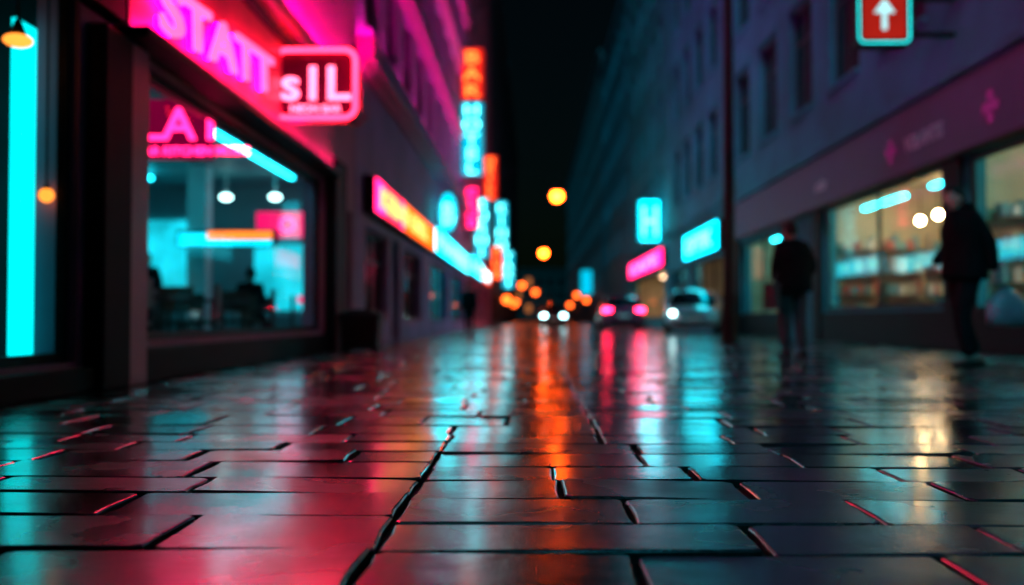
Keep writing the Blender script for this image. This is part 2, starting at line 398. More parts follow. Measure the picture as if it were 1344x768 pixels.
text('reflected_sign_text',A,'LAT',(-4.02,10.0,2.32),(R(90),0,0),0.46,PK,sx=1.1,ext=0.01,off=0.006)  # sign reflection in the glass, built as glowing letters inside
text('reflected_sign_subtext',A,'BAR KITCHEN MUSIC',(-4.02,10.0,2.16),(R(90),0,0),0.12,PK,ext=0.006,off=0.003)
c=MB(); c.box(-4.1,-3.25,10.03,10.06,2.12,2.74); c.obj('reflected_sign_board',A,[em('pink_backing',(0.6,0.0,0.10),0.3)])  # glowing backing that belongs to the built reflection
def table(parent,x,y,w=0.8):
    m=MB(); m.box(x-w/2,x+w/2,y-w/2,y+w/2,0.72,0.76); m.tube((x,y,0.04),(x,y,0.72),0.035); m.tube((x,y,0.02),(x,y,0.05),0.25,seg=20); m.obj('table',parent,[wood],bevel=0.008)
def chair(parent,x,y,a=0):
    m=MB(); m.box(-.21,.21,-.21,.21,0.43,0.47); m.box(-.21,.21,.18,.21,0.6,0.9)
    for sx in(-.19,.19):
        for sy in(-.19,.19): m.box(sx-.015,sx+.015,sy-.015,sy+.015,0.02,0.43 if sy<0 else 0.9)
    o=m.obj('chair',parent,[wood]); o.location=(x,y,0); o.rotation_euler=(0,0,a)
for x,y in((-4.5,11.5),(-4.4,13.6),(-5.6,15.2),(-5.0,17.2),(-6.6,17.2),(-4.6,9.6),(-6.5,13.2)):
    table(A,x,y); chair(A,x+.6,y+.1,R(-80)); chair(A,x-.6,y,R(95)); chair(A,x+0.05,y+.65,R(3))
c=MB(); c.box(-9.4,-7.4,19.2,19.9,0.03,1.05); c.box(-9.45,-7.35,19.1,20.0,1.052,1.1)
for k in range(14): 
    xx=-9.3+k*.14; c.tube((xx,19.6,1.1),(xx,19.6,1.25+random.random()*.2),.035,.02,seg=8)
c.obj('counter',A,[wood],bevel=0.006)
c=MB()
for x,y in((-4.5,11.5),(-4.6,9.6),(-4.52,9.45),(-5.0,17.2)): c.tube((x,y,.765),(x,y,.84),0.03,seg=8); 
c.obj('candles',A,[AMB])

# ---- left building B
shopsB=[(18.3,21.2,.45,2.2,'dark',1),(21.8,23.0,.02,2.25,'dark',0),(23.6,27.5,.45,2.2,'dark',2),(30.0,36.2,.4,2.25,'glass',2),(37.5,44.0,.4,2.25,'glass',2)]
upB=upper_windows(17.25,45,0,24,1.5,1.9,2.7,2.9,5.9)
B=building('purple_lit_building',-3.1,1,17.25,45,25,stoneL2,shopsB,upB,cornices=((5.05,0.42,0.32),(7.95,0.35,0.28),(10.85,0.35,0.28),(13.75,.3,.25)),ends=(False,True),cmat=pinkc)
room(B,-3.1,1,4.0,29.5,44.5,3.2)
c=MB(); c.box(-4.6,-4.5,30,44,3.05,3.1); c.obj('strip_light',B,[CYS])
c=MB()
for k in range(12): c.box(-6.9,-6.4,30.2+k*1.15,31.2+k*1.15,0.1,1.2+random.random()*1.2)
c.obj('shop_shelves',B,[wood])
c=MB()
for z in(5.472,8.302,11.202): c.box(-2.98,-2.93,17.4,44.6,z+.001,z+.015)
c.obj('added_cornice_wash',B,[MGB])  # added strips, unseen from below, to wash the upper walls
c=MB()
for z in(4.132,7.752): c.box(-2.99,-2.93,4.2,17.0,z,z+.012)
c.obj('added_cornice_wash',A,[MG])  # added unseen strips that throw magenta on wall and pavement
c=MB(); c.box(-2.93,-2.90,7.25,14.64,2.658,2.666); c.obj('added_board_wash',A,[MGS])  # added strip hidden behind the ledge to brighten the board
upC=upper_windows(45.1,72,0,27,1.5,1.9,3.0,3.2,5.4)
Cc=building('tall_office_block',-3.1,1,45.1,72,27,stoneL,[(46,51,.4,2.4,'dark',2),(53,58,.4,2.4,'dark',2),(60,66,.4,2.4,'dark',2)],upC,cornices=((4.3,.3,.2),))
upD=upper_windows(72.1,115,0,29,1.6,1.9,3.6,3.2,5.4)
D=building('apartment_block',-3.1,1,72.1,115,29,farst,[(74,80,.4,2.4,'dark',2),(84,92,.4,2.4,'dark',2)],upD)
E=building('apartment_block',-3.1,1,115.1,190,30,farst,[],upper_windows(115.1,190,0,30,1.7,2,4.4,3.3,5))

# ---- right buildings
shopsR=[(-6,-1,.6,2.9,'dark',2),(0.5,7.5,.6,2.9,'dark',2),(8.6,15.05,.6,2.92,'glass',2),(15.75,22.4,.67,2.95,'glass',1),(26.0,31.2,.6,2.8,'glass',1)]
upR=upper_windows(-8,33,0,24,2.0,2.7,3.35,3.95,5.5)
RA=building('stone_shop_building',6.5,-1,-8,33,25,stoneR,shopsR,upR,cornices=((4.12,0.16,0.2),),ends=(True,False))
warmwall=pm('warm_interior',(0.50,0.42,0.27),0.6,var=0.2,scale=1.2)
room(RA,6.5,-1,4.5,15.4,22.8,3.5,wallmat=warmwall)
room(RA,6.5,-1,4.5,8.2,15.3,3.5,wallmat=warmwall)
room(RA,6.5,-1,4.0,25.5,31.7,3.3,wallmat=warmwall)
c=MB(); c.box(6.5-.14,6.5-.003,12.0,32.6,2.99,4.08); c.box(6.5-.2,6.5-.003,12.0,32.6,2.93,2.987,1); c.obj('fascia_board',RA,[fascR,metal],bevel=0.01)
c=MB(); c.box(6.5-.14,6.5-.003,-7.5,11.9,2.99,4.08); c.obj('fascia_board_b',RA,[fascR],bevel=0.01)
c=MB()
for a,b in((15.1,15.7),(22.45,23.0),(8.0,8.55),(31.3,31.9),(25.3,25.95)): c.box(6.5-.1,6.5-.003,a,b,0,2.92)
for a,b in((15.72,22.43),(8.57,15.08),(25.97,31.28)): c.box(6.5-.06,6.5-.003,a,b,0.0,0.62)
c.obj('pilasters_and_plinth',RA,[granite],bevel=0.01)
c=MB(); c.box(7.6,7.7,16.0,19.2,3.0,3.06); c.box(7.2,7.3,9.5,14.6,3.1,3.16); c.box(7.3,7.4,19.8,22.2,2.9,2.96); c.box(7.4,7.5,26.4,31.0,2.9,2.96); c.obj('ceiling_strip_lights',RA,[em('cyan_strip_r',(0.02,.85,1),18)])
c=MB()
for x,y,z in((8.2,20.3,2.6),(8.6,20.2,2.55),(8.3,21.5,2.6),(9.2,18.2,2.6),(8.4,13.6,2.5),(8.9,12.4,2.6),(9.5,14.2,2.5),(8.9,28.0,2.6)):
    c.ball((x,y,z),0.08,mi=1,seg=12,rings=8); c.tube((x,y,z+.08),(x,y,3.29),0.01,seg=5)
c.obj('globe_lamps',RA,[metal,em('globe_warm',(1,.60,.28),125)],smooth=True)
GM=[wood,pm('cream_goods',(0.55,0.46,0.32),.6),pm('teal_goods',(0.1,0.3,0.32),.5),pm('red_goods',(.4,.08,.06),.5),pm('white_goods',(.7,.68,.62),.5)]
c=MB()
for y00 in(15.6,8.4):
    for k in range(7):
        y=y00+k*.95
        c.box(10.5,10.95,y,y+.9,0.03,0.12,0)
        for zz in(.12,.6,1.1,1.6,2.1):
            c.box(10.45,10.95,y,y+.9,zz,zz+.03,0); yy=y+.03
            while yy<y+.78:
                w_=random.uniform(.06,.16); c.box(10.6,10.85,yy,yy+w_,zz+.03,zz+.03+random.uniform(.15,.38),random.choice([1,1,2,3,4])); yy+=w_+random.uniform(.01,.08)
for ye in(22.75,15.25):
    for k in range(4):
        x=6.95+k*.95
        for zz in(.5,1.0,1.5,2.0):
            c.box(x,x+.85,ye-.35,ye-.02,zz,zz+.03,0); xx=x+.03
            while xx<x+.72:
                w_=random.uniform(.06,.16); c.box(xx,xx+w_,ye-.28,ye-.08,zz+.03,zz+.03+random.uniform(.15,.36),random.choice([1,1,2,3,4])); xx+=w_+random.uniform(.01,.08)
for y in(16.6,18.3,20.2,21.6,9.4,11.2,13.0): c.box(7.5,8.3,y-.35,y+.35,0.03,0.7+random.random()*.4,int(y)%3)
for y in(26.6,28.1,29.8): c.box(7.5,8.3,y-.35,y+.35,0.03,1.1,0)
c.obj('display_shelving',RA,GM)
def flower(parent,y,z,r,mat):
    m=MB()
    for a in range(4):
        t=R(90*a); cy=y+r*.66*math.cos(t); cz=z+r*.66*math.sin(t); m.tube((6.355,cy,cz),(6.33,cy,cz),r*.34,seg=16)
    m.tube((6.352,y,z),(6.325,y,z),r*.26,seg=16)
    m.obj('flower_logo',parent,[mat])
FL=em('logo_pink',(0.6,0.04,0.32),0.28)
flower(RA,13.9,3.45,.24,FL); flower(RA,17.75,3.45,.22,FL)
text('fascia_text',RA,'VOLANTIS',(6.355,17.1,3.33),(R(90),0,R(-90)),0.34,pm('dim_letters',(0.3,0.36,0.45),.4),ext=0.012)
text('fascia_text',RA,'atelier',(6.355,22.5,3.33),(R(90),0,R(-90)),0.34,pm('dim_letters',(0.3,0.36,0.45),.4),ext=0.012)

RB=building('rendered_shop_building',6.5,-1,33.1,48,25,stoneR2,[(34.2,40.8,.5,2.7,'glass',2),(42,47,.5,2.7,'dark',2)],upper_windows(33.1,48,0,24,1.7,2.5,3.0,3.9,5.6),cornices=((4.4,.2,.2),))
room(RB,6.5,-1,4,33.5,41.2,3.3,wallmat=warmwall)
c=MB(); c.box(7.5,7.6,35,40,3.1,3.15); c.obj('strip_light',RB,[em('warm_strip',(1,.6,.3),9)])
RC=building('rendered_shop_building',6.5,-1,48.1,66,24.5,stoneR,[(49.5,64.5,.5,2.9,'glass',3)],upper_windows(48.1,66,0,24,1.7,2.5,3.2,3.9,5.6),cornices=((4.6,.2,.2),))
room(RC,6.5,-1,5,48.5,65.5,3.3,wallmat=warmwall)
c=MB(); c.box(8.2,8.5,50,64,3.1,3.15); c.obj('strip_light',RC,[em('warm_strip_b',(1,.58,.34),18)])
RD_=building('apartment_block',6.5,-1,66.1,95,23.5,stoneR2,[],upper_windows(66.1,95,0,23,1.7,2.3,3.6,3.7,5.2))
RE=building('apartment_block',6.5,-1,95.1,190,26,farst,[],upper_windows(95.1,190,0,25,1.8,2.3,4.4,3.7,5.2))
EB=group('distant_building')
m=MB(); m.box(-22,26,240,250,0,12,0); m.box(-23,27,239.6,250.4,12.003,12.6,0)
for k in range(18):
    for j in range(3):
        m.box(-20+k*2.6,-18.7+k*2.6,239.9,240.1,2+j*3.2,3.8+j*3.2,1 if random.random()>0.1 else 2)
m.obj('walls_and_windows',EB,[darkbrick,pane,em('lit_flat',(1,.3,.08),0.5)])

# ------------------------------------------------------------------ signs
S=group('neon_letter_sign')
text('letters',S,'STATT',(-2.87,7.55,2.74),(R(90),R(-3.8),R(90)),0.56,PKT,sx=2.02,ext=0.02,off=0.008)
text('added_halo_backs',S,'STATT',(-2.925,7.55,2.74),(R(90),R(-3.8),R(90)),0.56,HALO,sx=2.02,ext=0.006,off=0.0)  # added glowing copy of the letters that lights the board
S=group('neon_blade_sign')
y=11.6; x0,x1,z0,z1=-3.07,-2.06,2.83,3.69
m=MB(); ring=rrect(x0,x1,z0,z1,.14,0); m.loft([[(p[0],y+.02,p[2]) for p in ring],[(p[0],y+.14,p[2]) for p in ring]]); m.obj('casing',S,[pm('pink_plastic',(0.07,0.003,0.04),.4,bump=0.0,spec=.2)])
tubecurve('neon_border',S,rrect(x0+.03,x1-.03,z0+.03,z1-.03,.13,y-.01),0.026,PKT,True)
tubecurve('neon_border_back',S,rrect(x0+.03,x1-.03,z0+.03,z1-.03,.13,y+.17),0.026,PKT,True)
text('letters',S,'s1L',((x0+x1)/2,y+.015,z0+.25),(R(90),0,0),0.56,PKW,sx=1.12,ext=0.02,off=0.008,align='CENTER',spacing=.95)
text('small_letters',S,'NEON BAR',((x0+x1)/2,y+.015,z0+.10),(R(90),0,0),0.12,PKW,ext=0.01,off=0.002,align='CENTER')
m=MB(); m.box(-3.098,-3.072,y+.03,y+.13,3.0,3.08); m.box(-3.098,-3.072,y+.03,y+.13,3.4,3.48); m.obj('brackets',S,[metal])

def fascia_sign(name,x,side,y0,y1,z0,z1,segs,txt=None,tm=None,d=0.22):
    p=group(name); m=MB(); mats=[metal]+[s[1] for s in segs]
    m.box(x+side*.004,x+side*d,y0,y1,z0,z1,0); yy=y0+.04; tot=(y1-y0-.08)
    for k,sg in enumerate(segs):
        e=yy+tot*sg[0]; m.box(x+side*(d+.002),x+side*(d+.02),yy+.015,e-.015,z0+.05,z1-.05,k+1); yy=e
    m.obj('lightbox',p,mats)
    if txt:
        rz=R(90) if side>0 else R(-90); st=y0+.5 if side>0 else y1-.5
        h=(z1-z0)
        text('letters',p,txt,(x+side*(d+.03),st,z0+h*.25),(R(90),0,rz),h*.75,tm,sx=(y1-y0-1)/(len(txt)*h*.48),ext=.01)
    return p
AMW=em('amber_white',(1,.45,.10),3.0)
fascia_sign('shop_lightbox_sign',-3.1,1,18.0,29.0,2.42,3.12,[(.10,PK),(.22,em('salmon_box',(1,.02,.07),4)),(.04,PK),(.64,em('orange_box2',(1,.11,.004),3.2))],'KEBAB GRILL',AMW)
fascia_sign('shop_lightbox_sign',-3.1,1,29.2,44.4,2.45,3.25,[(.5,CY),(.5,em('cyan_pale',(.05,.85,1),6))],'PHARMACY',CYW)
fascia_sign('shop_lightbox_sign',-3.1,1,46,66,2.6,3.5,[(.5,CY),(.5,em('red_orange_lightbox',(1.0,0.05,0.01),3))],'MARKET',CYW)
fascia_sign('shop_lightbox_sign',6.5,-1,34,41.5,2.85,3.9,[(1,CY)],'OPTIK',CYW)
fascia_sign('shop_lightbox_sign',6.5,-1,48.6,65,3.05,4.0,[(1,em('pink_fascia_r',(1,.008,.14),8))],'CAFE',PKW)

def blade_sign(name,xa,xb,y,z0,z1,box,letter,txt,wallx,th=0.3):
    p=group(name); m=MB()
    m.box(xa,xb,y,y+th,z0,z1,0)
    e=.05
    m.box(xa+e,xb-e,y-.012,y-.002,z0+e,z1-e,1); m.box(xa+e,xb-e,y+th+.002,y+th+.012,z0+e,z1-e,1)
    side=1 if wallx<xa else -1; xo=xb if side>0 else xa
    m.box(xo+side*.002,xo+side*.012,y+.05,y+th-.05,z0+e,z1-e,1)
    n=len(txt); 
    xi=xa if side>0 else xb
    for zz in(z0+(z1-z0)*.15,z0+(z1-z0)*.85): m.box(wallx,xi-side*.002,y+th*.3,y+th*.7,zz-.04,zz+.04,0)
    m.obj('lightbox',p,[metal,box])
    if n:
        ch=(z1-z0-.1)/n
        for k,c_ in enumerate(txt):
            text('letter',p,c_,((xa+xb)/2,y-.014,z1-.05-ch*(k+.86)),(R(90),0,0),ch*1.02,letter,sx=min(1.5,(xb-xa)*.75/(ch*.62)),ext=.01,off=.01,align='CENTER')
    return p
CYD=em('cyan_deep',(0.0,0.42,0.62),1.6)
CYL=em('cyan_letter',(0.12,0.95,1.0),6)
ORL=em('orange_letter',(1.0,0.12,0.02),5)
OD=em('red_deep',(0.9,0.02,0.01),1.6)
PD=em('pink_deep',(0.9,0.01,0.12),1.6)
blade_sign('vertical_neon_sign',-2.98,-2.06,40.5,9.45,11.6,OD,ORL,'BAR',-3.1)
blade_sign('vertical_neon_sign',-2.98,-2.06,40.5,6.3,9.38,CYD,CYL,'HOTEL',-3.1)
blade_sign('vertical_neon_sign',-2.98,-2.36,43,4.35,6.25,PD,PK,'CLUB',-3.1)
blade_sign('vertical_neon_sign',-2.98,-2.2,59.6,7.6,10.3,OD,ORL,'GRILL',-3.1)
blade_sign('vertical_neon_sign',-2.95,-2.25,50,3.5,6.6,CYD,CYL,'SUSHI',-3.1)
blade_sign('vertical_neon_sign',-2.95,-2.05,78,5.7,9.7,CYD,CYL,'KINO',-3.1)
blade_sign('vertical_neon_sign',-2.95,-1.9,96,3.4,7.0,CYD,CYL,'TAXI',-3.1)
blade_sign('vertical_neon_sign',-2.95,-2.2,70,3.2,5.6,OD,ORL,'PUB',-3.1)
blade_sign('lightbox_sign',5.35,6.35,50,4.35,6.45,CY,CYW,'H',6.5)
blade_sign('lightbox_sign',5.0,6.2,105,3.0,5.6,CYD,CYD,'P',6.5)
p=group('oval_blade_sign'); ce=[(-2.72+.32*math.cos(R(a)),0,3.88+.66*math.sin(R(a))) for a in range(0,360,12)]
m=MB(); m.loft([[(q[0],31.6,q[2]) for q in ce],[(q[0],31.8,q[2]) for q in ce]],0)
sm=[(-2.72+(q[0]+2.72)*.86,0,3.88+(q[2]-3.88)*.92) for q in ce]
m.loft([[(q[0],31.57,q[2]) for q in sm],[(q[0],31.595,q[2]) for q in sm]],1); m.loft([[(q[0],31.805,q[2]) for q in sm],[(q[0],31.83,q[2]) for q in sm]],1)
m.box(-3.1,-3.03,31.66,31.74,3.83,3.93,0); m.obj('lightbox',p,[metal,CY2]); text('letter',p,'B',(-2.72,31.56,3.5),(R(90),0,0),.95,CYW,sx=.75,align='CENTER')
p=group('arrow_lightbox_sign'); y=15.3; x0,x1,z0,z1=4.96,5.82,4.69,5.62
m=MB(); ring=rrect(x0,x1,z0,z1,.1,0); m.loft([[(q[0],y,q[2]) for q in ring],[(q[0],y+.25,q[2]) for q in ring]],0)
ring=rrect(x0+.1,x1-.1,z0+.1,z1-.1,.05,0); m.loft([[(q[0],y-.012,q[2]) for q in ring],[(q[0],y-.002,q[2]) for q in ring]],1)
m.box(5.82,6.5,y+.08,y+.16,4.85,4.92,0); m.box(5.82,6.5,y+.08,y+.16,5.4,5.47,0); m.obj('lightbox',p,[metal,em('arrow_red',(0.75,0.025,0.015),0.55)])
tubecurve('lit_border',p,rrect(x0+.045,x1-.045,z0+.045,z1-.045,.09,y-.015),.013,em('teal_border',(0.02,0.9,0.9),2.0),True)
m=MB(); cx=(x0+x1)/2
m.box(cx-.035,cx+.035,y-.03,y-.014,z0+.24,z0+.6,0); 
i=len(m.v); m.v+=[(cx-.16,y-.03,z0+.5),(cx+.16,y-.03,z0+.5),(cx,y-.03,z0+.72),(cx-.16,y-.014,z0+.5),(cx+.16,y-.014,z0+.5),(cx,y-.014,z0+.72)]
for f in((0,1,2),(3,5,4),(0,3,4,1),(1,4,5,2),(2,5,3,0)): m.f.append(tuple(i+k for k in f)); m.mi.append(0)
m.obj('arrow',p,[em('arrow_white',(.45,.95,1),1.3)])

# ------------------------------------------------------------------ street lamps
def hung_lamp(x,y,z,r=0.2,mat=SOD,t=6.5):
    p=group('hanging_street_lamp',(x,y,z)); 
    top=0.95
    pts=[]
    for k in range(25):
        xx=-3.1+9.6*k/24; pts.append((xx-x,0,top+0.06*abs(xx-x)))
    tubecurve('span_cable',p,pts,0.012,metal)
    m=MB(); m.tube((0,0,.45),(0,0,top),.02,seg=8,mi=0); m.tube((0,0,r*.7),(0,0,.5),r*1.3,.07,seg=20,mi=0); m.ball((0,0,0),r,mi=1)
    m.obj('lamp_head',p,[metal,mat],smooth=True)
hung_lamp(1.07,45,6.04,.26); hung_lamp(.82,80,5.75,.31); hung_lamp(-1.9,165,6.0,.5,SODS); hung_lamp(.35,178,5.2,.5,SODS)
def post_lamp(x,y,z,r,mat=SODS):
    p=group('street_lamp',(x,y,0)); m=MB(); m.tube((0,0,0),(0,0,.35),.09,.07); m.tube((0,0,.35),(0,0,z-r),.045,.035); m.tube((0,0,z-r-.03),(0,0,z-r+.06),.09)
    m.ball((0,0,z),r,mi=1); m.tube((0,0,z+r*.85),(0,0,z+r*1.25),r*.7,.02); m.obj('post_and_globe',p,[metal,mat],smooth=False)
post_lamp(-2.4,90,2.2,.36); post_lamp(4.8,110,3.05,.27); post_lamp(5.2,98,2.3,.24); post_lamp(-2.3,130,2.6,.34); post_lamp(5.5,150,2.5,.34); post_lamp(-2.2,112,2.0,.2)
p=group('lamp_post',(4.0,20.4,0)); m=MB(); m.tube((0,0,0),(0,0,.9),.17,.14,seg=20); m.tube((0,0,.9),(0,0,9.5),.125,.08,seg=20); m.tube((0,0,.88),(0,0,.96),.17,seg=20)
m.tube((0,0,9.4),(-1.6,0,9.9),.05,.04); m.box(-2.2,-1.5,-.14,.14,9.85,9.97); m.tube((0,0,0),(0,0,.03),.24,seg=20); m.obj('post',p,[pm('painted_steel_post',(0.02,0.014,0.014),.6,spec=.15)],bevel=.004)

p=group('litter_bin',(-2.58,14.9,0)); m=MB(); 
m.loft([rrect(-.27,.27,-.24,.24,.05,0.04),rrect(-.3,.3,-.27,.27,.06,0.5)],0)
m.loft([rrect(-.32,.32,-.29,.29,.06,0.5),rrect(-.32,.32,-.29,.29,.06,0.57)],0); m.loft([rrect(-.28,.28,-.25,.25,.05,0.57),rrect(-.16,.16,-.14,.14,.05,0.64)],0)
m.v=[(a,c_,b) for a,b,c_ in m.v]
for k in range(-4,5): m.box(k*.06-.008,k*.06+.008,-.3,-.27,.08,.47,0)
for sx in(-.22,.22):
    for sy in(-.2,.2): m.box(sx-.03,sx+.03,sy-.03,sy+.03,0,.05)
m.obj('bin_body',p,[metal],bevel=.006)

# ------------------------------------------------------------------ cars
def car(name,loc,rz,paint,head=False,tail=False):
    p=group(name,loc,rz); rub=pm('tyre_rubber',(0.02,0.02,0.02),.8); gl=pm('car_glass',(0.01,0.012,0.015),.06,bump=0,spec=.7); rim=pm('alloy_rim',(0.4,0.4,0.42),.35,metal=.9)
    st=[(-2.2,.70,.36,.78),(-2.14,.80,.27,.92),(-1.95,.86,.22,1.0),(-1.5,.89,.2,1.0),(-.8,.905,.19,.96),(.4,.905,.19,.94),(1.1,.9,.2,.93),(1.6,.88,.22,.86),(1.95,.83,.24,.76),(2.14,.74,.3,.66),(2.2,.64,.38,.56)]
    rings=[]
    for y,w,zb,zt in st:
        h=[(w*.85,zb),(w*.98,zb+.1),(w,zb+(zt-zb)*.45),(w*.985,zt-.14),(w*.93,zt-.04),(w*.6,zt+.01)]
        pts=[(a,y,b) for a,b in h]+[(0,y,zt+.03)]+[(-a,y,b) for a,b in reversed(h)]
        rings.append(pts)
    m=MB(); m.loft(rings,0)
    gs=[(-1.98,.74,.72,1.0),(-1.5,.79,.62,1.34),(-.8,.81,.61,1.45),(.0,.81,.61,1.46),(.5,.8,.62,1.36),(1.2,.77,.72,.97)]
    gr=[]
    for y,wb,wt,zt in gs:
        h=[(wb,.92),(wt+.02,zt-.04),(wt*.9,zt)]
        gr.append([(a,y,b) for a,b in h]+[(0,y,zt+.025)]+[(-a,y,b) for a,b in reversed(h)])
    def gm(a,k): return 0 if (a in(1,2,3) and k in(1,2,3,4)) else 1
    m.loft(gr,gm)
    o=m.obj('body',p,[paint,gl],smooth=True)
    o.modifiers.new('es','EDGE_SPLIT').split_angle=R(38)
    m=MB()
    for sx in(-1,1):
        for y in(-.75,): m.box(sx*.7,sx*.81,y-.04,y+.04,.95,1.40,0)
        m.box(sx*.86,sx*1.02,.75,.9,.98,1.1,0)
        for yw in(-1.35,1.38):
            m.tube((sx*.70,yw,.33),(sx*.915,yw,.33),.33,seg=24,mi=1); m.tube((sx*.9,yw,.33),(sx*.925,yw,.33),.21,seg=20,mi=2)
            m.tube((sx*.9,yw,.33),(sx*.912,yw,.33),.37,seg=24,mi=3)
            m.tube((sx*.913,yw,.33),(sx*.92,yw,.33),.325,seg=24,mi=1)
    m.box(-.26,.26,-2.235,-2.205,.55,.67,4); m.box(-.26,.26,2.205,2.235,.42,.53,4)
    m.box(-.6,.6,-2.23,-2.1,.3,.42,3); m.box(-.5,.5,2.15,2.215,.34,.4,3); m.box(-.42,.42,2.12,2.20,.56,.66,3)
    m.obj('trim_and_wheels',p,[paint,rub,rim,metal,pm('number_plate',(.6,.6,.55),.5)])
    m=MB()
    for sx in(-1,1):
        m.box(sx*.50,sx*.84,-2.19,-2.0,.76,.92,0); m.ball((sx*.62,2.08,.66),.17,.13,.09,mi=1,seg=16,rings=10)
    m.obj('lights',p,[em('tail_light_on',(1,.010,.06),45) if tail else pm('tail_lens',(.3,.01,.01),.2,bump=0), em('headlight_on',(.45,.95,1),25) if head else pm('headlight_lens',(.5,.5,.5),.1,bump=0)],bevel=.02)
    return p
car('driving_car',(3.72,43.2,0),0,pm('dark_red_paint',(.30,.03,.08),.25,bump=0,coat=1),tail=True)
car('driving_car',(1.30,66,0),R(180),pm('black_paint',(.02,.02,.025),.25,bump=0,coat=1),head=True)
cp=car('parked_car',(5.35,33.6,0),R(171),pm('silver_paint',(.42,.50,.52),.3,metal=.2,bump=0,coat=1))
m=MB(); m.ball((.62,2.16,.66),.1,.09,.07,seg=12,rings=8); m.obj('side_light_on',cp,[em('sidelight',(.6,1,1),16)],smooth=True)
car('parked_car',(5.2,66,0),R(178),pm('grey_paint',(.15,.15,.16),.3,bump=0,coat=1))

# ------------------------------------------------------------------ people
def skin(verts,edges,radii,roots,sub=2):
    me=bpy.data.meshes.new('t'); me.from_pydata(verts,edges,[]); o=bpy.data.objects.new('t',me); COL.objects.link(o)
    o.modifiers.new('s','SKIN')
    sk=me.skin_vertices[0].data
    for i,r in enumerate(radii): sk[i].radius=r if isinstance(r,tuple) else (r,r); sk[i].use_root=(i in roots)
    sb=o.modifiers.new('u','SUBSURF'); sb.levels=sub; sb.render_levels=sub
    dg=bpy.context.evaluated_depsgraph_get(); dg.update()
    r=bpy.data.meshes.new_from_object(o.evaluated_get(dg)); bpy.data.objects.remove(o); return r
skinm=pm('skin',(.45,.28,.2),.5,bump=.02); hairm=pm('dark_hair',(.015,.012,.010),.7,scale=30,spec=.2); shoe=pm('shoe_leather',(.02,.018,.016),.6,spec=.2)
def head_mesh(parent,c,yaw=0,pitch=0):
    bm=bmesh.new(); bmesh.ops.create_icosphere(bm,subdivisions=4,radius=1)
    for v in bm.verts:
        x,y,z=v.co
        X=x*.076; Y=y*.096; Z=z*.118
        if z<0: X*=1-.30*(-z)**1.3; Y*=1-.12*(-z)
        if y>0: Y*=.93
        g_=math.exp(-((x/.16)**2+((z+.12)/.20)**2)) if y>.3 else 0; Y+=.024*g_
        for s in(-1,1):
            e=math.exp(-(((x-s*.4)/.17)**2+((z-.06)/.11)**2)) if y>.3 else 0; Y-=.011*e
        li=math.exp(-((x/.3)**2+((z+.48)/.07)**2)) if y>.3 else 0; Y+=.007*li
        ch=math.exp(-((x/.3)**2+((z+.85)/.2)**2)) if y>0 else 0; Y+=.012*ch
        v.co=(X,Y,Z)
    me=bpy.data.meshes.new('head'); bm.to_mesh(me); bm.free()
    o=link('head',me,parent,[skinm,hairm],smooth=True); o.location=c; o.rotation_euler=(pitch,0,yaw)
    m=MB()
    for s in(-1,1):
        m.ball((s*.030,.078,.008),.012,mi=0,seg=10,rings=6); m.ball((s*.077,-.005,-.005),.012,.02,.032,mi=1,seg=10,rings=6)
    m.ball((0,.084,-.055),.024,.008,.006,mi=2,seg=10,rings=6)
    q=m.obj('eyes_ears_mouth',parent,[pm('eye_white',(.6,.6,.6),.2,bump=0),skinm,pm('lips',(.35,.12,.1),.4)],smooth=True); q.location=c; q.rotation_euler=(pitch,0,yaw)
    bm=bmesh.new(); bmesh.ops.create_icosphere(bm,subdivisions=4,radius=1)
    rm=[v for v in bm.verts if (v.co.y>.45 and v.co.z<.5) or v.co.z<-.45 or (v.co.y>.1 and v.co.z<.15)]
    bmesh.ops.delete(bm,geom=rm,context='VERTS')
    for v in bm.verts:
        n_=1+.03*math.sin(v.co.x*23)*math.sin(v.co.z*19+v.co.y*17); v.co=(v.co.x*.085*n_,v.co.y*.106*n_-.004,v.co.z*.128*n_+.004)
    me=bpy.data.meshes.new('hair'); bm.to_mesh(me); bm.free()
    h=link('hair',me,parent,[hairm],smooth=True); h.location=c; h.rotation_euler=(pitch,0,yaw)
def hand(parent,wrist,d,palmside,mat=skinm,curl=0.5,flip=1):
    w=Vector(wrist); d=Vector(d).normalized(); n=Vector(palmside); n=(n-n.dot(d)*d).normalized(); s=d.cross(n)*flip
    V=[];E=[];Rr=[];roots=[]
    def chain(pts,rs):
        i=len(V); V.extend([tuple(p) for p in pts]); Rr.extend(rs); E.extend([(i+k,i+k+1) for k in range(len(pts)-1)]); roots.append(i)
    chain([w,w+d*.03,w+d*.085],[(.024,.02),(.036,.017),(.038,.015)])
    for k,L in enumerate((.072,.082,.076,.06)):
        b=w+d*.075+s*(.027-.018*k); c1=R(25+50*curl); c2=R(50+80*curl)
        p1=b+d*.02; p2=p1+(d*math.cos(c1)+n*math.sin(c1))*L*.45; p3=p2+(d*math.cos(c2)+n*math.sin(c2))*L*.5
        chain([b,p1,p2,p3],[.0095,.0095,.0085,.007])
    b=w+d*.025+s*.025; p1=b+s*.022+d*.02+n*.01; p2=p1+d*.03+s*.006+n*.015; chain([b,p1,p2],[.012,.011,.0085])
    me=skin(V,E,Rr,roots,2); link('hand',me,parent,[mat],smooth=True)
